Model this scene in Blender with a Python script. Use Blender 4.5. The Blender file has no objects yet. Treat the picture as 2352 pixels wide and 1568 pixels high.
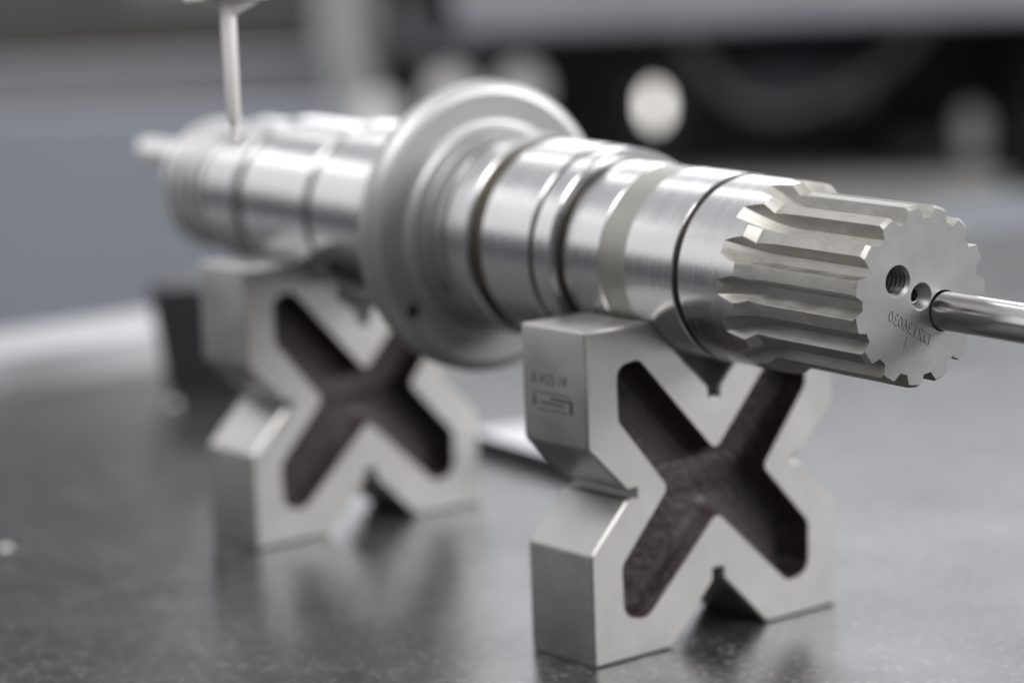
import bpy, bmesh, math, random
from mathutils import Vector, Matrix
from mathutils.geometry import tessellate_polygon

random.seed(7)
S = 0.001                                   # geometry below is in millimetres
scene = bpy.context.scene
COL = scene.collection

# ------------------------------------------------------------------ camera
cam_d = bpy.data.cameras.new('camera')
cam = bpy.data.objects.new('camera', cam_d)
COL.objects.link(cam)
scene.camera = cam
_m = Matrix(((0.62024782, -0.10885090, 0.77681666),
             (0.78351697, 0.13310780, -0.60694602),
             (-0.03733373, 0.98510598, 0.16784635)))
cam.matrix_world = Matrix.Translation((0.57666, -0.52681, 0.22573)) @ _m.to_4x4()
cam_d.sensor_width = 36.0
cam_d.lens = 36.0 * 6063.5 / 2352.0
cam_d.clip_start = 0.02
cam_d.clip_end = 60.0
cam_d.dof.use_dof = True
cam_d.dof.focus_distance = 0.716
cam_d.dof.aperture_fstop = 5.0

# ------------------------------------------------------------------ world
world = bpy.data.worlds.new('World')
scene.world = world
world.use_nodes = True
bgn = world.node_tree.nodes['Background']
bgn.inputs['Color'].default_value = (0.90, 0.92, 1.0, 1)
bgn.inputs['Strength'].default_value = 0.17

scene.view_settings.view_transform = 'Standard'
scene.view_settings.look = 'None'
scene.view_settings.exposure = 0.0
scene.view_settings.gamma = 1.0
scene.view_settings.use_curve_mapping = False

# ------------------------------------------------------------------ workshop lamps, plus ceiling bounce and an added front fill
def area(name, loc, target, sx, sy, radiance, col=(1, 1, 1)):
    l = bpy.data.lights.new(name, 'AREA')
    l.shape = 'RECTANGLE'
    l.size = sx
    l.size_y = sy
    l.energy = radiance * math.pi * sx * sy
    l.color = col
    o = bpy.data.objects.new(name, l)
    COL.objects.link(o)
    o.location = loc
    d = Vector(target) - Vector(loc)
    o.rotation_euler = d.to_track_quat('-Z', 'Y').to_euler()
    return o

area('window_light_back', (-2.65, 3.43, 1.25), (0, 0, 0.1), 3.7, 1.6, 3.1, (0.95, 0.965, 1.0))
area('window_light_side', (2.5, 3.0, 1.8), (0, 0, 0.05), 3.4, 2.0, 8.5, (1.0, 0.985, 0.97))
area('window_light_left', (-3.4, -1.8, 1.35), (0, 0, 0.1), 3.2, 1.7, 0.97, (1.0, 0.99, 0.98))
area('ceiling_light_rear', (-3.0, 1.0, 2.3), (-3.0, 1.0, 0), 2.6, 0.2, 6.5, (1.0, 0.98, 0.96))
area('ceiling_light_left', (-3.9, -0.75, 2.05), (-3.9, -0.75, 0), 0.75, 0.55, 5.0, (1.0, 0.98, 0.96))
area('ceiling_bounce_light', (-2.2, 0.4, 2.75), (-2.2, 0.4, 0), 6.5, 6.5, 0.5, (0.965, 0.975, 1.0))
area('ceiling_light_mid', (-0.2, 0.9, 2.4), (-0.2, 0.9, 0), 1.2, 0.5, 3.0, (1.0, 0.98, 0.96))
area('front_fill_light', (0.9, -1.3, 2.4), (0.9, -1.3, 0), 2.4, 1.2, 9.0, (1.0, 0.98, 0.96))  # added fill above the camera, brightens the background

# ------------------------------------------------------------------ materials
def mat(name, base, metallic=0.0, rough=0.5, spec=0.5):
    m = bpy.data.materials.new(name)
    m.use_nodes = True
    b = m.node_tree.nodes['Principled BSDF']
    b.inputs['Base Color'].default_value = (*base, 1)
    b.inputs['Metallic'].default_value = metallic
    b.inputs['Roughness'].default_value = rough
    b.inputs['Specular IOR Level'].default_value = spec
    return m, m.node_tree, b

def N(nt, kind, **kw):
    n = nt.nodes.new(kind)
    for k, v in kw.items():
        if k.startswith('i_'):
            n.inputs[k[2:].replace('_', ' ')].default_value = v
        else:
            setattr(n, k, v)
    return n

def coords(nt, scale, rot=(0, 0, 0)):
    tc = N(nt, 'ShaderNodeTexCoord')
    mp = N(nt, 'ShaderNodeMapping')
    mp.inputs['Scale'].default_value = scale
    mp.inputs['Rotation'].default_value = rot
    nt.links.new(tc.outputs['Object'], mp.inputs['Vector'])
    return mp

def ramp(nt, src, stops):
    r = N(nt, 'ShaderNodeValToRGB')
    el = r.color_ramp.elements
    el[0].position, el[0].color = stops[0][0], (*stops[0][1], 1)
    el[1].position, el[1].color = stops[-1][0], (*stops[-1][1], 1)
    for p, c in stops[1:-1]:
        e = el.new(p)
        e.color = (*c, 1)
    nt.links.new(src, r.inputs['Fac'])
    return r

def steel(name, base, rough, rvar=0.05, cvar=0.05, scale=(60, 60, 60), bump=0.0, bscale=(900, 900, 900), bdist=0.00002, tint=None, rot=(0, 0, 0)):
    """metal with faint staining, uneven gloss and directional tool marks"""
    m, nt, b = mat(name, base, 1.0, rough)
    mp = coords(nt, scale, rot)
    n1 = N(nt, 'ShaderNodeTexNoise', i_Scale=1.0, i_Detail=6.0, i_Roughness=0.62)
    nt.links.new(mp.outputs[0], n1.inputs['Vector'])
    lo = tuple(c * (1 - cvar) for c in (tint or base))
    hi = tuple(min(1, c * (1 + cvar)) for c in base)
    r = ramp(nt, n1.outputs['Fac'], [(0.32, lo), (0.66, hi)])
    nt.links.new(r.outputs['Color'], b.inputs['Base Color'])
    mr = N(nt, 'ShaderNodeMapRange')
    mr.inputs['From Min'].default_value = 0.3
    mr.inputs['From Max'].default_value = 0.7
    mr.inputs['To Min'].default_value = rough - rvar
    mr.inputs['To Max'].default_value = rough + rvar
    nt.links.new(n1.outputs['Fac'], mr.inputs['Value'])
    nt.links.new(mr.outputs[0], b.inputs['Roughness'])
    if bump > 0:
        mp2 = coords(nt, bscale, rot)
        n2 = N(nt, 'ShaderNodeTexNoise', i_Scale=1.0, i_Detail=3.0, i_Roughness=0.6)
        nt.links.new(mp2.outputs[0], n2.inputs['Vector'])
        bp = N(nt, 'ShaderNodeBump', i_Strength=bump, i_Distance=bdist)
        nt.links.new(n2.outputs['Fac'], bp.inputs['Height'])
        nt.links.new(bp.outputs[0], b.inputs['Normal'])
    return m

M = {}
# x runs along the shaft: grinding marks run round it, so they vary quickly along x only
M['ground'] = steel('ground_steel', (0.63, 0.625, 0.63), 0.25, 0.05, 0.05, (700, 28, 28), 0.25, (4200, 60, 60), 0.00001)
M['turned'] = steel('turned_steel', (0.60, 0.59, 0.60), 0.30, 0.06, 0.06, (600, 30, 30), 0.35, (3000, 60, 60), 0.000015)
M['satin'] = steel('satin_band_steel', (0.40, 0.395, 0.362), 0.48, 0.05, 0.06, (70, 70, 70), 0.3, (2600, 120, 120), 0.00002)
M['rim'] = steel('satin_rim_steel', (0.52, 0.516, 0.525), 0.5, 0.05, 0.05, (500, 40, 40))
M['relief'] = steel('stained_relief_steel', (0.17, 0.155, 0.125), 0.55, 0.05, 0.1)
M['hub'] = steel('matt_hub_steel', (0.48, 0.475, 0.485), 0.52, 0.05, 0.05, (300, 40, 40))
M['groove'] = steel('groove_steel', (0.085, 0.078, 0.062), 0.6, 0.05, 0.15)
M['flange'] = steel('flange_steel', (0.37, 0.366, 0.376), 0.62, 0.04, 0.05, (40, 40, 40), 0.25, (900, 900, 900), 0.00002)
M['milled'] = steel('milled_steel', (0.49, 0.482, 0.462), 0.53, 0.05, 0.05, (110, 240, 240), 0.5, (250, 2600, 2600), 0.00002, tint=(0.40, 0.385, 0.35))
M['block'] = steel('ground_block_steel', (0.50, 0.493, 0.483), 0.42, 0.07, 0.11, (48, 48, 48), 0.3, (1500, 1500, 130), 0.00002)
M['rod'] = steel('polished_rod_steel', (0.60, 0.59, 0.58), 0.2, 0.03, 0.06, (80, 80, 80), 0.12, (300, 2500, 2500), 0.00001)
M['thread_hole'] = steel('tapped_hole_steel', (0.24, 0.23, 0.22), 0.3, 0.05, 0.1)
M['bartop'] = steel('bar_top_sheen_steel', (0.52, 0.52, 0.53), 0.34)
M['pinm'] = steel('bright_pin_steel', (0.92, 0.91, 0.92), 0.45)
M['thread'] = steel('thread_steel', (0.75, 0.74, 0.75), 0.42, 0.05, 0.1)

def face_material():
    m, nt, b = mat('turned_end_face_steel', (0.5, 0.5, 0.51), 1.0, 0.5)
    mp = coords(nt, (1, 1, 1))
    n = N(nt, 'ShaderNodeTexNoise', i_Scale=130.0, i_Detail=6.0)
    nt.links.new(mp.outputs[0], n.inputs['Vector'])
    r = ramp(nt, n.outputs['Fac'], [(0.3, (0.33, 0.327, 0.335)), (0.7, (0.385, 0.381, 0.39))])
    nt.links.new(r.outputs['Color'], b.inputs['Base Color'])
    # arcs left by the facing tool: rings about a point beside the face
    heights = []
    for cx, cy, sc, amp in ((0.030, 0.012, 2600, 0.5), (-0.021, 0.024, 1900, 0.35), (0.0, -0.045, 2300, 0.3)):
        mq = N(nt, 'ShaderNodeMapping')
        mq.inputs['Location'].default_value = (0, -cx, -cy)
        mq.inputs['Scale'].default_value = (0, 1, 1)
        tc = N(nt, 'ShaderNodeTexCoord')
        nt.links.new(tc.outputs['Object'], mq.inputs['Vector'])
        le = N(nt, 'ShaderNodeVectorMath', operation='LENGTH')
        nt.links.new(mq.outputs[0], le.inputs[0])
        n2 = N(nt, 'ShaderNodeTexNoise', noise_dimensions='1D', i_Scale=float(sc), i_Detail=2.0)
        n2.inputs['W'].default_value = 0
        nt.links.new(le.outputs['Value'], n2.inputs['W'])
        n3 = N(nt, 'ShaderNodeTexNoise', i_Scale=160.0, i_Detail=2.0)
        nt.links.new(mq.outputs[0], n3.inputs['Vector'])
        k = N(nt, 'ShaderNodeMapRange')
        k.inputs['From Min'].default_value = 0.52
        k.inputs['From Max'].default_value = 0.66
        nt.links.new(n3.outputs['Fac'], k.inputs['Value'])
        mu = N(nt, 'ShaderNodeMath', operation='MULTIPLY')
        nt.links.new(n2.outputs['Fac'], mu.inputs[0])
        nt.links.new(k.outputs[0], mu.inputs[1])
        m2 = N(nt, 'ShaderNodeMath', operation='MULTIPLY')
        m2.inputs[1].default_value = amp
        nt.links.new(mu.outputs[0], m2.inputs[0])
        heights.append(m2.outputs[0])
    h = heights[0]
    for x in heights[1:]:
        ad = N(nt, 'ShaderNodeMath', operation='ADD')
        nt.links.new(h, ad.inputs[0])
        nt.links.new(x, ad.inputs[1])
        h = ad.outputs[0]
    bp = N(nt, 'ShaderNodeBump', i_Strength=0.8, i_Distance=0.00006)
    nt.links.new(h, bp.inputs['Height'])
    nt.links.new(bp.outputs[0], b.inputs['Normal'])
    return m
M['face'] = face_material()

def cavity_material():
    m, nt, b = mat('brown_cast_paint', (0.03, 0.022, 0.021), 0.0, 0.42, 0.45)
    mp = coords(nt, (1, 1, 1))
    n = N(nt, 'ShaderNodeTexNoise', i_Scale=120.0, i_Detail=8.0, i_Roughness=0.7)
    nt.links.new(mp.outputs[0], n.inputs['Vector'])
    r = ramp(nt, n.outputs['Fac'], [(0.3, (0.016, 0.011, 0.010)), (0.58, (0.040, 0.027, 0.025)), (0.74, (0.055, 0.039, 0.036))])
    nt.links.new(r.outputs['Color'], b.inputs['Base Color'])
    n2 = N(nt, 'ShaderNodeTexNoise', i_Scale=420.0, i_Detail=4.0)
    nt.links.new(mp.outputs[0], n2.inputs['Vector'])
    bp = N(nt, 'ShaderNodeBump', i_Strength=0.8, i_Distance=0.0009)
    nt.links.new(n2.outputs['Fac'], bp.inputs['Height'])
    nt.links.new(bp.outputs[0], b.inputs['Normal'])
    return m
M['cavity'] = cavity_material()

def granite_material():
    m, nt, b = mat('dark_granite', (0.07, 0.07, 0.075), 0.0, 0.3, 0.5)
    mp = coords(nt, (1, 1, 1))
    v = N(nt, 'ShaderNodeTexVoronoi', i_Scale=620.0)
    nt.links.new(mp.outputs[0], v.inputs['Vector'])
    sep = N(nt, 'ShaderNodeSeparateColor')
    nt.links.new(v.outputs['Color'], sep.inputs[0])
    r = ramp(nt, sep.outputs[0], [(0.0, (0.012, 0.013, 0.015)), (0.55, (0.024, 0.025, 0.027)), (0.86, (0.042, 0.042, 0.042)), (1.0, (0.12, 0.117, 0.113))])
    n = N(nt, 'ShaderNodeTexNoise', i_Scale=55.0, i_Detail=7.0, i_Roughness=0.7)
    nt.links.new(mp.outputs[0], n.inputs['Vector'])
    r2 = ramp(nt, n.outputs['Fac'], [(0.36, (0.5, 0.5, 0.53)), (0.64, (1.6, 1.57, 1.52))])
    mx = N(nt, 'ShaderNodeMix', data_type='RGBA', blend_type='MULTIPLY')
    mx.inputs['Factor'].default_value = 1.0
    nt.links.new(r.outputs['Color'], mx.inputs['A'])
    nt.links.new(r2.outputs['Color'], mx.inputs['B'])
    nt.links.new(mx.outputs['Result'], b.inputs['Base Color'])
    n3 = N(nt, 'ShaderNodeTexNoise', i_Scale=14.0, i_Detail=5.0)
    nt.links.new(mp.outputs[0], n3.inputs['Vector'])
    mr = N(nt, 'ShaderNodeMapRange')
    mr.inputs['From Min'].default_value = 0.3
    mr.inputs['From Max'].default_value = 0.7
    mr.inputs['To Min'].default_value = 0.26
    mr.inputs['To Max'].default_value = 0.36
    nt.links.new(n3.outputs['Fac'], mr.inputs['Value'])
    nt.links.new(mr.outputs[0], b.inputs['Roughness'])
    bp = N(nt, 'ShaderNodeBump', i_Strength=0.25, i_Distance=0.00015)
    nt.links.new(sep.outputs[1], bp.inputs['Height'])
    nt.links.new(bp.outputs[0], b.inputs['Normal'])
    return m
M['granite'] = granite_material()

def painted(name, base, rough=0.5, var=0.08, scale=12.0):
    m, nt, b = mat(name, base, 0.0, rough)
    mp = coords(nt, (1, 1, 1))
    n = N(nt, 'ShaderNodeTexNoise', i_Scale=scale, i_Detail=5.0)
    nt.links.new(mp.outputs[0], n.inputs['Vector'])
    r = ramp(nt, n.outputs['Fac'], [(0.3, tuple(c * (1 - var) for c in base)), (0.7, tuple(c * (1 + var) for c in base))])
    nt.links.new(r.outputs['Color'], b.inputs['Base Color'])
    return m
M['pale'] = painted('pale_grey_paint', (0.55, 0.54, 0.57), 0.45)
M['cover'] = painted('violet_grey_paint', (0.35, 0.337, 0.372), 0.45)
M['column'] = painted('light_grey_paint', (0.62, 0.62, 0.63), 0.5)
M['white'] = painted('glint_white', (0.80, 0.79, 0.77), 0.4)
M['railw'] = painted('off_white_paint', (0.44, 0.45, 0.47), 0.45)
M['white2'] = painted('dull_white_plastic', (0.42, 0.39, 0.375), 0.5)
M['black'] = painted('black_paint', (0.010, 0.010, 0.012), 0.5, 0.2)
M['warm'] = painted('warm_grey_paint', (0.38, 0.365, 0.35), 0.5)
M['blue'] = painted('blue_grey_paint', (0.12, 0.14, 0.16), 0.6)
M['bluewall'] = painted('blue_grey_panel', (0.245, 0.266, 0.30), 0.6, 0.1, 1.5)
M['midwall'] = painted('mid_grey_panel', (0.215, 0.223, 0.238), 0.6, 0.1, 1.5)
M['dkwall'] = painted('dark_olive_panel', (0.085, 0.088, 0.09), 0.6, 0.15, 1.2)
M['brown'] = painted('brown_grey_panel', (0.11, 0.10, 0.095), 0.6, 0.15, 1.2)
M['dkgreen'] = painted('dark_green_grey_paint', (0.028, 0.030, 0.033), 0.45)
M['floor'] = painted('blue_grey_floor_paint', (0.22, 0.235, 0.26), 0.4, 0.1, 1.0)
M['ink'] = mat('etched_mark', (0.09, 0.085, 0.08), 0.6, 0.55)[0]

# ------------------------------------------------------------------ mesh helpers
def link(name, me, m, parent=None):
    o = bpy.data.objects.new(name, me)
    COL.objects.link(o)
    if m is not None:
        me.materials.append(m)
    if parent is not None:
        o.parent = parent
    return o

def finish(bm, name, m, parent=None, sharp=25.0, smooth=True):
    bmesh.ops.recalc_face_normals(bm, faces=bm.faces)
    lim = math.radians(sharp)
    for f in bm.faces:
        f.smooth = smooth
    for e in bm.edges:
        if len(e.link_faces) == 2:
            if e.calc_face_angle(0) > lim:
                e.smooth = False
    for v in bm.verts:
        v.co *= S
    me = bpy.data.meshes.new(name)
    bm.to_mesh(me)
    bm.free()
    return link(name, me, m, parent)

def thing(name, label, cat, loc=(0, 0, 0), group=None):
    o = bpy.data.objects.new(name, None)
    COL.objects.link(o)
    o.empty_display_size = 0.02
    o.location = Vector(loc) * S
    o['label'] = label
    o['category'] = cat
    if group:
        o['group'] = group
    return o

def tag(o, label, cat, group=None):
    o['label'] = label
    o['category'] = cat
    if group:
        o['group'] = group
    return o

def lathe_bm(profile, n=192, bm=None, centre=(0.0, 0.0)):
    """closed solid about the local x axis; profile = [(x, r), ...]"""
    bm = bm or bmesh.new()
    rings = []
    for x, r in profile:
        rings.append([bm.verts.new((x, centre[0] + r * math.cos(2 * math.pi * k / n), centre[1] + r * math.sin(2 * math.pi * k / n))) for k in range(n)])
    for a, b in zip(rings, rings[1:]):
        for k in range(n):
            bm.faces.new((a[k], a[(k + 1) % n], b[(k + 1) % n], b[k]))
    bm.faces.new(rings[0])
    bm.faces.new(rings[-1])
    return bm

def rbox_bm(c, size, bev=0.0, rz=0.0, taper=None):
    bm = bmesh.new()
    bmesh.ops.create_cube(bm, size=1.0)
    for v in bm.verts:
        k = 1.0
        if taper and v.co.z < 0:
            k = taper
        v.co = Vector((v.co.x * size[0] * k, v.co.y * size[1] * k, v.co.z * size[2]))
    if bev > 0:
        bmesh.ops.bevel(bm, geom=list(bm.edges), offset=bev, segments=3, affect='EDGES', profile=0.6)
    bmesh.ops.transform(bm, matrix=Matrix.Translation(c) @ Matrix.Rotation(rz, 4, 'Z'), verts=bm.verts)
    return bm

# ------------------------------------------------------------------ granite table and floor (the setting)
table = finish(rbox_bm((350, 200, -100), (1796, 2400, 200), 4.0), 'granite_table', M['granite'], None, 20)
table['kind'] = 'structure'
fl = finish(rbox_bm((-6000, 4000, -860), (26000, 26000, 20)), 'floor', M['floor'])
fl['kind'] = 'structure'

# ------------------------------------------------------------------ V-blocks
H, W2, T = 100.0, 49.93, 29.55

def corner_round(poly, r=0.7):
    """blunt the convex corners of a closed 2-D outline given counter-clockwise"""
    out = []
    n = len(poly)
    for i in range(n):
        p, a, b = Vector(poly[i]), Vector(poly[i - 1]), Vector(poly[(i + 1) % n])
        u, w = (p - a), (b - p)
        cr = u.x * w.y - u.y * w.x
        if cr > 0:
            u.normalize(); w.normalize()
            p0, p1 = p - u * r, p + w * r
            out.append(tuple(p0))
            out.append(tuple((p0 + p1) / 2 + (p - (p0 + p1) / 2) * 0.42))
            out.append(tuple(p1))
        else:
            out.append(tuple(p))
    return out

def offset(poly, d):
    """inset a CCW outline by d (mitred)"""
    out = []
    n = len(poly)
    for i in range(n):
        p, a, b = Vector(poly[i]), Vector(poly[i - 1]), Vector(poly[(i + 1) % n])
        u = (p - a).normalized(); w = (b - p).normalized()
        n1 = Vector((-u.y, u.x)); n2 = Vector((-w.y, w.x))
        k = n1 + n2
        k = k / max(0.35, k.dot(n1))
        out.append(tuple(p + k * d))
    return out

def rounded(poly, radii, seg=6):
    """round each corner of a polygon by its own radius"""
    out = []
    n = len(poly)
    for i in range(n):
        p, a, b = Vector(poly[i]), Vector(poly[i - 1]), Vector(poly[(i + 1) % n])
        u = (a - p).normalized(); w = (b - p).normalized()
        ang = u.angle(w)
        t = radii[i] / math.tan(ang / 2)
        t = min(t, 0.48 * (a - p).length, 0.48 * (b - p).length)
        p0, p1 = p + u * t, p + w * t
        for k in range(seg + 1):
            f = k / seg
            out.append(tuple(p0 * (1 - f) ** 2 + p * 2 * f * (1 - f) + p1 * f ** 2))
    return out

# outline of the block seen from the front (y, z), counter-clockwise from the lower left corner
vt, vb, ws = 24.75, 19.55, 1.9
vl1, vl2 = 65.4, 33.93
wv = 1.3
vm = (vl1 + vl2) / 2
vs = (vl1 - vl2) / 2
half = [(vb, 0.0), (W2, 0.0), (W2, vl2), (W2 - vs + wv, vm - wv), (W2 - vs - 2.2, vm - wv), (W2 - vs - 2.2, vm + wv), (W2 - vs + wv, vm + wv), (W2, vl1), (W2, H), (vt, H), (ws, H - vt + ws), (ws, H - vt - 1.3)]
right = [(ws, 21.0)] + [(ws, vb - ws)] + half
left = [(-y, z) for y, z in reversed(right)]
OUT = corner_round(right + left, 0.9)
# X shaped recess
xr = [(0, 57.6), (29.5, 89.6), (38.2, 88.5), (38.0, 72.2), (19.4, 49.5), (38.2, 29.0), (38.0, 13.2), (29.0, 11.2), (0, 38.4)]
xrad = [3.0, 4.0, 5.0, 4.0, 3.0, 4.0, 6.0, 6.0, 3.0]
XP = xr + [(-y, z) for y, z in reversed(xr[1:-1])]
XR = xrad + list(reversed(xrad[1:-1]))
HOLE = rounded(XP, XR)
if sum((HOLE[i - 1][0] * HOLE[i][1] - HOLE[i][0] * HOLE[i - 1][1]) for i in range(len(HOLE))) < 0:
    HOLE = HOLE[::-1]

def block_meshes():
    bm = bmesh.new()
    ch = 0.7
    inn = offset(OUT, ch)
    def ring(poly, x):
        return [bm.verts.new((x, y, z)) for y, z in poly]
    r0, r1, r2, r3 = ring(inn, 0), ring(OUT, -ch), ring(OUT, -T + ch), ring(inn, -T)
    n = len(OUT)
    for a, b in ((r0, r1), (r1, r2), (r2, r3)):
        for k in range(n):
            bm.faces.new((a[k], a[(k + 1) % n], b[(k + 1) % n], b[k]))
    nh = len(HOLE)
    lip = offset(HOLE, -0.06)
    for ringv, x, sgn in ((r0, 0.0, -1), (r3, -T, 1)):
        h = ring(lip, x)
        allv = ringv + h
        tris = tessellate_polygon([[Vector((y, z, 0)) for y, z in inn], [Vector((y, z, 0)) for y, z in lip]])
        for t in tris:
            try:
                bm.faces.new([allv[i] for i in t])
            except ValueError:
                pass
        h2 = ring(HOLE, x + sgn * 0.5)
        for k in range(nh):
            bm.faces.new((h[k], h[(k + 1) % nh], h2[(k + 1) % nh], h2[k]))
    body = bm
    # painted recesses: sloping walls, rounded foot, flat web
    cav = []
    for x0, sgn in ((0.0, -1), (-T, 1)):
        bm = bmesh.new()
        levels = [(HOLE, 0.5), (offset(HOLE, 1.3), 5.0), (offset(HOLE, 2.2), 7.2), (offset(HOLE, 3.3), 8.4), (offset(HOLE, 4.4), 8.9)]
        rs = [[bm.verts.new((x0 + sgn * d, y, z)) for y, z in p] for p, d in levels]
        for a, b in zip(rs, rs[1:]):
            for k in range(nh):
                bm.faces.new((a[k], a[(k + 1) % nh], b[(k + 1) % nh], b[k]))
        tris = tessellate_polygon([[Vector((y, z, 0)) for y, z in levels[-1][0]]])
        for t in tris:
            bm.faces.new([rs[-1][i] for i in t])
        cav.append(bm)
    return body, cav

def text_mesh(body, size, name):
    cu = bpy.data.curves.new(name, 'FONT')
    cu.body = body
    cu.size = size
    cu.align_x = 'CENTER'
    cu.align_y = 'CENTER'
    o = bpy.data.objects.new(name, cu)
    COL.objects.link(o)
    bpy.context.view_layer.update()
    me = bpy.data.meshes.new_from_object(o.evaluated_get(bpy.context.evaluated_depsgraph_get()))
    bpy.data.objects.remove(o)
    bpy.data.curves.remove(cu)
    return me

body_bm, cav_bm = block_meshes()
vb1 = thing('v_block', 'ground steel V-block with stamped mark carrying the polished end of the shaft beside the splines', 'v-block', (0, 0, 0), 'steel V-blocks under the shaft')
finish(body_bm, 'body', M['block'], vb1, 30)
finish(cav_bm[0], 'recess', M['cavity'], vb1, 55)['label'] = 'dark brown painted X-shaped recess'
finish(cav_bm[1], 'recess', M['cavity'], vb1, 55)['label'] = 'dark brown painted X-shaped recess'

vb2 = thing('v_block', 'ground steel V-block without visible marking carrying the shaft beyond the flange', 'v-block', (-195.86, 9.24, 0), 'steel V-blocks under the shaft')
for ch in list(vb1.children):
    c = ch.copy()
    COL.objects.link(c)
    c.parent = vb2

# stamped mark on the side of the first block: mirrored in the photograph
def plate_mark(me, x, z, flip=True):
    """turn flat text (local x, y in mm) into a thin mark on the block's side face (y = -W2)"""
    bm = bmesh.new()
    bm.from_mesh(me)
    for v in bm.verts:
        u, w = v.co.x, v.co.y
        v.co = Vector((x + (-u if flip else u), -W2 - 0.03, z + w))
    return bm
tm = text_mesh('91-024 8', 4.6, 'stamp')
finish(plate_mark(tm, -16.6, 84.2), 'stamped_number', M['ink'], vb1, 25, False)
bm = bmesh.new()
def bar(u0, w0, u1, w1):
    vs = [bm.verts.new((u, -W2 - 0.03, w)) for u, w in ((u0, w0), (u1, w0), (u1, w1), (u0, w1))]
    bm.faces.new(vs)
for a in ((-24.6, 80.0, -7.0, 80.35), (-24.6, 76.0, -23.2, 79.2), (-16.5, 78.4, -6.3, 79.1), (-7.6, 74.9, -6.3, 78.39), (-21.8, 76.9, -10.2, 77.5), (-22.4, 75.0, -8.6, 75.35)):
    bar(*a)
finish(bm, 'stamped_emblem', M['ink'], vb1, 25, False)

# ------------------------------------------------------------------ the shaft (local x along its axis, 0 at the splined end face, negative towards the far end)
shaft = thing('splined_shaft', 'polished steel stepped shaft with splined end and round flange resting on two V-blocks', 'shaft', (89.10, -4.88, 113.60))
AX = Vector((0.99881169, -0.04695784, -0.01304498))
SD = Vector((0.04696183, 0.99889668, 0.0))
UP = Vector((0.01303059, -0.00061262, 0.99991491))
SROT = Matrix((AX, SD, UP)).transposed()
shaft.rotation_euler = SROT.to_euler()

NT, PH = 15, math.radians(84.2)
R_ROOT, W_ROOT, R_TIP, R_CYL, R_IN = 21.5, 1.30, 25.0, 27.5, 20.0
def r_out(s):
    if s < 1.2:
        return 24.1 + s * 0.75
    if s < 42.8:
        return R_TIP
    if s < 46.4:
        return R_TIP + (R_CYL - R_TIP) * (s - 42.8) / 3.6
    return R_CYL
def r_root(s, s0=33.4, rc=35.0):
    if s <= s0:
        return R_ROOT
    return R_ROOT + rc - math.sqrt(max(0, rc * rc - (s - s0) ** 2))
def r_at(pr, s):
    """radius at angle pr from the nearest slot centre"""
    rr = r_root(s)
    sp = math.sin(pr)
    t = min(1.0, max(0.0, (s - 33.4) / 19.6))
    w = W_ROOT + 0.62 * t * t * (3 - 2 * t)
    if rr * sp <= w:
        r = rr
    else:
        r = (rr - w / 0.6) / (1 - sp / 0.6)
        if r < 0 or 1 - sp / 0.6 <= 0.02:
            r = 99
        r = max(r, rr)
    return min(r, r_out(s))
def lin(a, b, n):
    return [a + (b - a) * k / n for k in range(n)]
half_a = math.pi / NT
b1, b2 = half_a - math.radians(7.65), half_a - math.asin(W_ROOT / R_ROOT)
pos = lin(0, b1, 14) + lin(b1, b2, 14) + lin(b2, half_a, 8) + [half_a]
PHI = [-p for p in reversed(pos[1:])] + pos
SG = [0, 0.6, 1.2, 1.4] + lin(4, 33.4, 8) + lin(33.4, 54.0, 103) + [54.0]

def tooth_mesh():
    bm = bmesh.new()
    grid = []
    for s in SG:
        row = []
        for p in PHI:
            r = r_at(half_a - abs(p), s)
            row.append(bm.verts.new((-s, r * math.cos(p), r * math.sin(p))))
        grid.append(row)
    for a, b in zip(grid, grid[1:]):
        for k in range(len(PHI) - 1):
            bm.faces.new((a[k], a[k + 1], b[k + 1], b[k]))
    inner = [[bm.verts.new((-s, R_IN * math.cos(p), R_IN * math.sin(p))) for p in PHI] for s in (SG[0], SG[-1])]
    for row, inn in ((grid[0], inner[0]), (grid[-1], inner[1])):
        for k in range(len(PHI) - 1):
            bm.faces.new((row[k], row[k + 1], inn[k + 1], inn[k]))
    for k in range(len(PHI) - 1):
        bm.faces.new((inner[0][k], inner[0][k + 1], inner[1][k + 1], inner[1][k]))
    for e in (0, -1):
        bm.faces.new([g[e] for g in grid] + [inner[1][e], inner[0][e]])
    return bm

spl = finish(tooth_mesh(), 'spline_tooth', M['milled'], shaft, 22, False)
# front of each tooth is the faced end, the rest is milled; the plain cylinder behind is ground
me = spl.data
me.materials.append(M['face'])
me.materials.append(M['ground'])
for p in me.polygons:
    if abs(p.normal.x) > 0.995 and p.center.x > -0.0001:
        p.material_index = 1
    elif p.center.x < -0.0464 and abs(p.normal.x) < 0.02 and math.hypot(p.center.y, p.center.z) > 0.02745:
        p.material_index = 2
for k in range(NT):
    o = spl if k == 0 else spl.copy()
    if k:
        COL.objects.link(o)
    o.rotation_euler = (PH + half_a + k * 2 * half_a, 0, 0)

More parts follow.
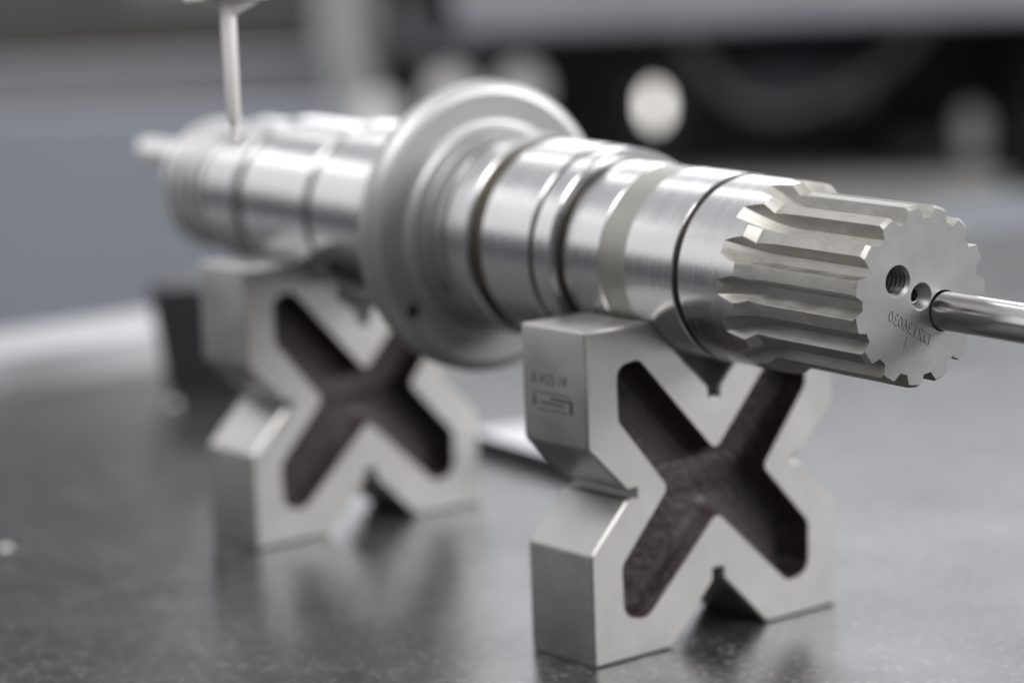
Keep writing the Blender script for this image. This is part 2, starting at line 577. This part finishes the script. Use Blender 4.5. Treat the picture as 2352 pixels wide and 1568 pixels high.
# core with the faced end, its holes and the engraved number
def circle(c, r, n):
    return [(c[0] + r * math.cos(2 * math.pi * k / n), c[1] + r * math.sin(2 * math.pi * k / n)) for k in range(n)]
C_THR, C_CEN, C_ROD = (-8.65, 5.1), (0.0, 0.05), (8.4, -4.8)
def end_core():
    bm = bmesh.new()
    angs = []
    for k in range(NT):
        base = PH + half_a + k * 2 * half_a
        angs += [base + p for p in PHI[:-1]]
    outer = [(R_IN * math.cos(a), R_IN * math.sin(a)) for a in angs]
    def ring(poly, x):
        return [bm.verts.new((x, y, z)) for y, z in poly]
    def skirt(a, b):
        n = len(a)
        for k in range(n):
            bm.faces.new((a[k], a[(k + 1) % n], b[(k + 1) % n], b[k]))
    ro = ring(outer, 0.0)
    rb = ring(outer, -60.0)
    skirt(ro, rb)
    bm.faces.new(rb)
    loops, vlist = [outer], list(ro)
    thr = [(0, 4.55), (-0.95, 3.75)]
    x = -0.95
    for k in range(9):
        thr += [(x - 0.7, 4.35), (x - 0.9, 4.35), (x - 1.5, 3.55), (x - 1.6, 3.55)]
        x -= 1.6
    thr.append((x - 1.0, 3.4))
    cen = [(0, 3.9), (-0.35, 3.5), (-2.9, 2.1), (-3.1, 1.75), (-9, 1.7)]
    rod = [(0, 5.75), (-0.5, 5.5), (-6, 5.5)]
    for c, prof in ((C_THR, thr), (C_CEN, cen), (C_ROD, rod)):
        poly = circle(c, prof[0][1], 96)
        rings = [ring(circle(c, r, 96), xx) for xx, r in prof]
        loops.append(poly)
        vlist += rings[0]
        for a, b in zip(rings, rings[1:]):
            skirt(a, b)
        bm.faces.new(rings[-1])
    for t in tessellate_polygon([[Vector((y, z, 0)) for y, z in l] for l in loops]):
        bm.faces.new([vlist[i] for i in t])
    return bm
core = finish(end_core(), 'end_face', M['face'], shaft, 22, False)

def engrave(target, me, mm, depth=0.22):
    """sink text (local x, y) into the end face; mm maps text coordinates to (y, z) of the face"""
    bm = bmesh.new()
    bm.from_mesh(me)
    bmesh.ops.dissolve_limit(bm, angle_limit=0.01, verts=bm.verts, edges=bm.edges)
    for v in bm.verts:
        y, z = mm(v.co.x, v.co.y)
        v.co = Vector((0.3, y, z)) * S
    ret = bmesh.ops.extrude_face_region(bm, geom=list(bm.faces))
    for g in ret['geom']:
        if isinstance(g, bmesh.types.BMVert):
            g.co.x = -depth * S
    bmesh.ops.recalc_face_normals(bm, faces=bm.faces)
    cm = bpy.data.meshes.new('cutter')
    bm.to_mesh(cm)
    bm.free()
    co = bpy.data.objects.new('cutter', cm)
    COL.objects.link(co)
    co.matrix_world = Matrix.Identity(4)
    par = target.parent
    target.parent = None
    target.matrix_world = Matrix.Identity(4)
    md = target.modifiers.new('cut', 'BOOLEAN')
    md.operation = 'DIFFERENCE'
    md.solver = 'EXACT'
    md.use_self = True
    md.object = co
    bpy.context.view_layer.update()
    res = bpy.data.meshes.new_from_object(target.evaluated_get(bpy.context.evaluated_depsgraph_get()))
    target.modifiers.clear()
    n0, n1 = len(target.data.polygons), len(res.polygons)
    print('engrave', n0, n1)
    if n1 > n0:
        target.data = res
    bpy.data.objects.remove(co)
    target.parent = par

def number_map(u, w):
    # the photograph shows the number mirrored: it runs from lower right to upper left
    k = 1.0
    du = (-0.868, 0.497)
    dv = (0.268, 0.963)
    c = (-4.5, -8.3)
    return c[0] + u * du[0] + w * dv[0], c[1] + u * du[1] + w * dv[1]
tm2 = text_mesh('DZ136030', 4.7, 'number')
xs = [v.co.x for v in tm2.vertices]
k = 17.4 / (max(xs) - min(xs))
for v in tm2.vertices:
    v.co.x *= k
engrave(core, tm2, number_map, 0.2)
bm = bmesh.new()
bmesh.ops.create_grid(bm, x_segments=1, y_segments=1, size=1)
for v in bm.verts:
    v.co = Vector((v.co.x * 0.16, v.co.y * 1.7, 0))
tm3 = bpy.data.meshes.new('tick')
bm.to_mesh(tm3)
bm.free()
engrave(core, tm3, lambda u, w: (-6.1 + u * 0.92 + w * 0.39, -11.8 - u * 0.39 + w * 0.92), 0.15)

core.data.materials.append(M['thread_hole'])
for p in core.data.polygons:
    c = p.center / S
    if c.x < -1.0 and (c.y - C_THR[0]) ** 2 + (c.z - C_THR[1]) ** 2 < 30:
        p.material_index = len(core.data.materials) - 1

def part(name, prof, m, n=192, sharp=25):
    return finish(lathe_bm([(-s, r) for s, r in prof], n), name, M[m], shaft, sharp)
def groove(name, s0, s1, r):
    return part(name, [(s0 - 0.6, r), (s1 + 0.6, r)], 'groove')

part('ground_end_section', [(53.99, 15), (54.0, 27.5), (70.3, 27.5), (70.6, 27.2), (70.6, 24)], 'ground')
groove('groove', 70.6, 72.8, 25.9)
part('journal', [(72.8, 24), (72.8, 27.5), (73.1, 27.85), (94.7, 27.85), (95.0, 27.6), (95.0, 24)], 'ground')
part('satin_band', [(94.5, 24), (94.5, 27.62), (107.7, 27.62), (107.7, 24)], 'satin')
part('journal', [(107.2, 24), (107.2, 27.6), (107.5, 27.85), (124.2, 27.85), (124.6, 27.4), (124.6, 24)], 'ground')
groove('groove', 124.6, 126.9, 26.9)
part('collar', [(126.9, 24), (126.9, 30.9), (127.4, 31.4), (135.4, 31.4), (135.7, 31.1), (135.7, 24)], 'ground')
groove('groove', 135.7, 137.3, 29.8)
part('bearing_seat', [(137.3, 24), (137.3, 31.5), (137.6, 31.8), (162.3, 31.8), (162.8, 31.3), (162.8, 24)], 'ground')
part('relief_groove', [(162.2, 29.9), (169.6, 29.9)], 'relief')
part('shoulder', [(169.0, 24), (169.0, 32.3), (169.6, 32.9), (180.9, 32.9), (181.0, 32.7), (181.0, 24)], 'turned')
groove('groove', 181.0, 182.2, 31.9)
part('shoulder', [(182.2, 24), (182.2, 32.7), (182.4, 32.95), (191.2, 32.95), (191.5, 32.6), (191.5, 24)], 'turned')
fil = [(191.5, 24), (191.5, 32.75), (191.9, 33.2), (197.7, 33.2)]
for k in range(1, 9):
    a = math.pi / 2 * k / 8
    fil.append((197.7 + 2.8 * math.sin(a), 33.2 + 2.8 * (1 - math.cos(a))))
part('flange_hub', fil + [(200.8, 36.0), (200.8, 24)], 'hub', 224, 18)
flange_prof = [(200.5, 30), (200.5, 44.6), (200.9, 45.7), (201.6, 46.8), (202.6, 47.8), (203.8, 48.4), (207.3, 48.5), (208.2, 47.6), (208.6, 40)]
for k in range(9):
    a = math.pi / 2 * k / 8
    flange_prof.append((209.0 + 6.0 * (1 - math.cos(a)), 34.0 + 6.0 * (1 - math.sin(a))))
flange_prof += [(216.0, 33.6), (216.0, 24)]
fl_o = part('flange', flange_prof, 'flange', 224, 18)
fl_o.data.materials.append(M['rim'])
for p in fl_o.data.polygons:
    c = p.center / S
    if math.hypot(c.y, c.z) > 44.7 and -208.0 < c.x < -200.55:
        p.material_index = 1
hb = lathe_bm([(-202.0, 2.5), (-200.46, 2.5), (-200.42, 2.3)], 32)
for v in hb.verts:
    v.co.y += -33.0
    v.co.z += -24.0
finish(hb, 'dark_hole_disc', M['black'], fl_o, 25)  # black disc stands in for the dark inside of a flange hole
part('rear_shoulder', [(215.5, 24), (215.5, 33.0), (233.2, 33.0), (233.6, 32.6), (233.6, 24)], 'turned')
groove('groove', 233.6, 235.2, 31.0)
part('rear_seat', [(235.2, 24), (235.2, 31.2), (235.6, 31.6), (265.6, 31.6), (266.0, 31.2), (266.0, 24)], 'ground')
groove('groove', 266.0, 272.5, 29.0)
part('rear_journal', [(272.5, 24), (272.5, 29.3), (272.9, 29.7), (316.6, 29.7), (317.0, 29.3), (317.0, 20)], 'ground')
groove('groove', 317.0, 326.0, 26.6)
part('rear_collar', [(326.0, 20), (326.0, 27.0), (326.5, 27.4), (348.0, 27.4), (348.6, 26.8), (348.6, 20)], 'turned')
groove('thread_root', 348.6, 386.0, 22.0)
x = 351.5
for k in range(5):
    part('thread_ring', [(x, 18), (x, 24.2), (x + 0.4, 24.7), (x + 3.2, 24.7), (x + 3.6, 24.2), (x + 3.6, 18)], 'thread', 128)
    x += 7.3
part('shaft_end', [(x - 1.4, 15), (x - 1.4, 22.4), (x + 2.6, 19.0), (x + 2.6, 8)], 'thread', 128)

# ------------------------------------------------------------------ rods screwed into the ends
def axis_point(s, y, z):
    return Vector((89.10, -4.88, 113.60)) - AX * s + SD * y + UP * z
rod = finish(lathe_bm([(-0.4, 4.0), (-0.4, 4.7), (-0.15, 5.05), (0.4, 5.3), (1.2, 5.35), (150, 5.35), (151, 4.5)], 128), 'steel_rod', M['rod'], None, 40)
rod.location = axis_point(0, *C_ROD) * S
rod.rotation_euler = SROT.to_euler()
tag(rod, 'thin polished steel rod projecting from the splined end face below the centre hole', 'rod')
pin = finish(lathe_bm([(8, 4.4), (8, 5.2), (-29, 5.2), (-30.2, 4.0)], 64), 'steel_pin', M['pinm'], None, 30)
pin.location = axis_point(388, -13.1, 11.6) * S
pin.rotation_euler = SROT.to_euler()
tag(pin, 'short blurred steel pin sticking out of the threaded far end of the shaft', 'pin')

# ------------------------------------------------------------------ touch probe standing on the shaft
P0 = Vector((-103.4, -99.0, 153.6))
probe = thing('touch_probe', 'slender pale vertical measuring probe with crossbar hanging above the rear of the shaft', 'probe', P0)
def vlathe(prof, n=48):
    bm = bmesh.new()
    rings = [[bm.verts.new((r * math.cos(2 * math.pi * k / n), r * math.sin(2 * math.pi * k / n), z)) for k in range(n)] for z, r in prof]
    for a, b in zip(rings, rings[1:]):
        for k in range(n):
            bm.faces.new((a[k], a[(k + 1) % n], b[(k + 1) % n], b[k]))
    bm.faces.new(rings[0]); bm.faces.new(rings[-1])
    return bm
M['ruby'] = mat('probe_ball', (0.30, 0.28, 0.27), 0.0, 0.2)[0]
M['probe'] = painted('pale_ceramic', (0.78, 0.75, 0.735), 0.35, 0.03)
ballp = [(1.0 - 1.0 * math.cos(math.pi * k / 10), max(0.05, 1.0 * math.sin(math.pi * k / 10))) for k in range(11)]
finish(vlathe(ballp, 24), 'ball_tip', M['probe'], probe, 60)
finish(vlathe([(1.4, 0.8), (6.5, 1.2)], 32), 'stylus_neck', M['probe'], probe, 30)
finish(vlathe([(5.0, 0.9), (8.0, 2.2), (40.5, 2.4), (41.0, 2.2)], 48), 'stylus_stem', M['probe'], probe, 30)
PROT = Matrix(((0.61568, -0.788, 0), (0.788, 0.61568, 0), (0, 0, 1))).to_4x4()
bm = rbox_bm((-0.5, 0, 45.0), (25, 6, 4), 0.5)
bmesh.ops.transform(bm, matrix=PROT, verts=bm.verts)
finish(bm, 'crossbar', M['probe'], probe, 30)
bm = bmesh.new()
tri = [(-1.5, 38.6), (2.6, 38.6), (11.0, 43.2), (-1.5, 43.2)]
fr = [bm.verts.new((l, -2.2, z)) for l, z in tri]
bk = [bm.verts.new((l, 2.2, z)) for l, z in tri]
bm.faces.new(fr); bm.faces.new(bk)
for k in range(4):
    bm.faces.new((fr[k], fr[(k + 1) % 4], bk[(k + 1) % 4], bk[k]))
bmesh.ops.transform(bm, matrix=PROT, verts=bm.verts)
finish(bm, 'gusset', M['probe'], probe, 30)
finish(vlathe([(46.8, 8.0), (47.5, 9.0), (90, 9.0), (90.5, 8)], 48), 'holder', M['pale'], probe, 30)

# ------------------------------------------------------------------ small things on the granite
bar_o = finish(rbox_bm((0, 0, 3.5), (150, 38, 7), 0.6), 'steel_bar', M['dkgreen'], None, 30)
bar_o.data.materials.append(M['bartop'])  # lighter top, dark sides: the bright reflection is put into the colour
for p in bar_o.data.polygons:
    if p.normal.z > 0.9:
        p.material_index = 1
bar_o.location = Vector((-200.0, 126.5, 0)) * S
bar_o.rotation_euler = (0, 0, math.radians(-6.3))
tag(bar_o, 'flat bar with bright top and dark edge lying on the granite behind the stamped V-block', 'bar')
sb = finish(rbox_bm((0, 0, 25), (60, 46, 50), 1.5, 0, 0.80), 'stop_block', M['dkgreen'], None, 30)
sb.location = Vector((-487, 128, 0)) * S
sb.rotation_euler = (0, 0, math.radians(52))
tag(sb, 'small dark tapered block standing on the granite behind the unmarked V-block', 'block')
def chip(x, y, r, label):
    bm = bmesh.new()
    bmesh.ops.create_icosphere(bm, subdivisions=2, radius=r)
    for v in bm.verts:
        v.co.z = v.co.z * 0.6 + r * 0.6
        v.co *= 1 + 0.08 * math.sin(v.co.x * 9 + v.co.y * 5)
    zm = min(v.co.z for v in bm.verts)
    for v in bm.verts:
        v.co.z -= zm
    o = finish(bm, 'metal_chip', M['white'], None, 60)  # plain white colour stands in for the glint off each chip
    o.location = Vector((x, y, 0)) * S
    return tag(o, label, 'chip', 'chips on the granite')
chip(-450.3, 78.9, 2.6, 'pale blurred chip on the granite beside the dark tapered block')
chip(-258.7, -106.5, 2.6, 'tiny pale chip on the open granite far from the blocks')

# ------------------------------------------------------------------ machine behind the table (lateral l, forward f from the camera foot)
RH = Vector((0.61568, 0.78800, 0))
DH = Vector((-0.78800, 0.61568, 0))
FOOT = Vector((576.66, -526.81, 0))
MROT = Matrix((RH, DH, Vector((0, 0, 1)))).transposed().to_4x4()
def mpos(l, f, z):
    return FOOT + RH * l + DH * f + Vector((0, 0, z))
machine = thing('machine', 'dark blurred machine with pale cover and round knobs behind the granite table', 'machine', mpos(300, 1850, -850))
machine.rotation_euler = MROT.to_euler()
def mbox(name, l0, l1, f0, f1, z0, z1, m, bev=3.0, parent=None):
    c = ((l0 + l1) / 2 - 300, (f0 + f1) / 2 - 1850, (z0 + z1) / 2 + 850)
    return finish(rbox_bm(c, (l1 - l0, f1 - f0, z1 - z0), bev), name, M[m], parent or machine, 30)
mbox('housing', -132, 1900, 3000, 3600, -850, 390, 'black', 10)
mbox('cover', -50, 1900, 2700, 2998, 80, 190, 'cover', 14)
mbox('guide_rail', 120, 545, 2860, 2998, -165, -98, 'warm', 5)
mbox('base', -150, 1900, 2900, 2998, -850, -170, 'dkgreen', 5)
mbox('column', -212, -140, 3080, 3220, -850, 180, 'column', 16)
mbox('slide', 270, 410, 2940, 2998, -25, 22, 'midwall', 6)
mbox('bracket', 120, 190, 2930, 2998, -88, -62, 'dkgreen', 4)
mbox('bracket', 560, 640, 2900, 2998, -140, 40, 'dkgreen', 8)
mbox('carriage', 420, 500, 2880, 2998, -88, -52, 'black', 8)
mbox('cable_guide', -20, 110, 2950, 2998, -60, -36, 'dkgreen', 6)
def knob(l, f, z, ry, rz, m, depth=40):
    bm = bmesh.new()
    n = 40
    prof = [(0, 0.55), (-depth * 0.3, 0.6), (-depth * 0.45, 0.94), (-depth * 0.6, 1.0), (-depth * 0.85, 0.96), (-depth * 0.97, 0.8), (-depth, 0.4)]
    rings = [[bm.verts.new((l - 300 + ry * r * math.cos(2 * math.pi * k / n), f - 1850 + y, z + 850 + rz * r * math.sin(2 * math.pi * k / n))) for k in range(n)] for y, r in prof]
    for a, b in zip(rings, rings[1:]):
        for k in range(n):
            bm.faces.new((a[k], a[(k + 1) % n], b[(k + 1) % n], b[k]))
    bm.faces.new(rings[0]); bm.faces.new(rings[-1])
    return finish(bm, 'glowing_knob' if m.startswith('lamp') else 'knob', M[m], machine, 40)
for nm, st in (('lamp', 3.2), ('lamp_dim', 0.12), ('lamp_soft', 0.3)):  # emission added to the machine's knobs so they show as bright spots
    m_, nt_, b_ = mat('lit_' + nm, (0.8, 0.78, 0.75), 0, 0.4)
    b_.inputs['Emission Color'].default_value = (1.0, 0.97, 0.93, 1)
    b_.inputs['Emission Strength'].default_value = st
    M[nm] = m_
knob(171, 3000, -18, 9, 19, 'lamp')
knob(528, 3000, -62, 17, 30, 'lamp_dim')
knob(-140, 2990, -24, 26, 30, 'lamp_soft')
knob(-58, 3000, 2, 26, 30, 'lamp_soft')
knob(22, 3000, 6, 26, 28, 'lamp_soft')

def hose(pts, r, m):
    bm = bmesh.new()
    n = 12
    rings = []
    P = [Vector(p) for p in pts]
    path = []
    for i in range(len(P) - 1):
        a, b, c, d = P[max(i - 1, 0)], P[i], P[i + 1], P[min(i + 2, len(P) - 1)]
        for k in range(8):
            t = k / 8
            path.append(0.5 * ((2 * b) + (c - a) * t + (2 * a - 5 * b + 4 * c - d) * t * t + (3 * b - a - 3 * c + d) * t ** 3))
    path.append(P[-1])
    for i, p in enumerate(path):
        d = (path[min(i + 1, len(path) - 1)] - path[max(i - 1, 0)]).normalized()
        u = d.cross(Vector((0, 1, 0.01))).normalized()
        w = d.cross(u)
        rings.append([bm.verts.new(p + (u * math.cos(2 * math.pi * k / n) + w * math.sin(2 * math.pi * k / n)) * r) for k in range(n)])
    for a, b in zip(rings, rings[1:]):
        for k in range(n):
            bm.faces.new((a[k], a[(k + 1) % n], b[(k + 1) % n], b[k]))
    bm.faces.new(rings[0]); bm.faces.new(rings[-1])
    for v in bm.verts:
        v.co += Vector((-300, -1850, 850))
    return finish(bm, 'cable', M[m], machine, 60)
hose([(200, 2930, 60), (260, 2920, -10), (330, 2925, -20), (430, 2930, 25), (470, 2940, 70)], 9, 'warm')
hose([(-110, 2980, 110), (-90, 2930, 60), (-30, 2920, 50), (40, 2930, 66)], 8, 'midwall')
hose([(560, 2880, 60), (600, 2870, -30), (585, 2880, -110), (640, 2890, -170)], 10, 'black')
rail = finish(rbox_bm((-600, -30, -22), (70, 490, 74), 5), 'edge_rail', M['railw'], None, 30)
tag(rail, 'pale blurred rail running along the far edge of the granite table', 'rail')
trough = finish(rbox_bm((-640, 950, -54), (140, 600, 100), 5), 'cable_trough', M['blue'], None, 30)
tag(trough, 'blurred blue grey trough along the table edge right of the dark machine', 'trough')

def panel(name, l0, l1, f, z0, z1, m, label):
    o = finish(rbox_bm((0, 0, (z1 - z0) / 2), (l1 - l0, 60, z1 - z0), 4), name, M[m], None, 30)
    o.location = mpos((l0 + l1) / 2, f, z0) * S
    o.rotation_euler = MROT.to_euler()
    return tag(o, label, 'panel')
panel('wall_panel', -1500, -168, 2600, -850, 26, 'bluewall', 'blurred blue grey panel standing behind the shaft')
panel('wall_panel', -1900, -190, 2900, -850, 62, 'midwall', 'blurred grey strip showing just over the blue grey panel')
panel('wall_panel', -2400, 200, 3600, -850, 95, 'brown', 'blurred brown grey strip above the grey strip')
panel('wall_panel', -3000, 600, 4400, -850, 190, 'dkwall', 'blurred dark grey wall panel above the brown strip')
def cabinet(l0, l1, f, z1, m, label):
    root = thing('cabinet', label, 'cabinet', mpos((l0 + l1) / 2, f, -850))
    root.rotation_euler = MROT.to_euler()
    w = l1 - l0
    finish(rbox_bm((0, 150, (z1 + 850) / 2), (w, 300, z1 + 850), 8), 'body', M[m], root, 30)
    for k in (-1, 1):
        d = finish(rbox_bm((k * w / 4, -10, (z1 + 850) / 2), (w / 2 - 14, 18, z1 + 800), 4), 'door', M[m], root, 30)
        finish(rbox_bm((k * 26, -30, (z1 + 850) * 0.92), (14, 20, 70), 3), 'handle', M['black'], d, 30)
cabinet(-1000, -640, 4050, 70, 'brown', 'blurred brown grey cabinet standing before the dark wall panel')
cabinet(-560, -420, 4000, 120, 'midwall', 'blurred narrow grey cabinet beside the machine column')
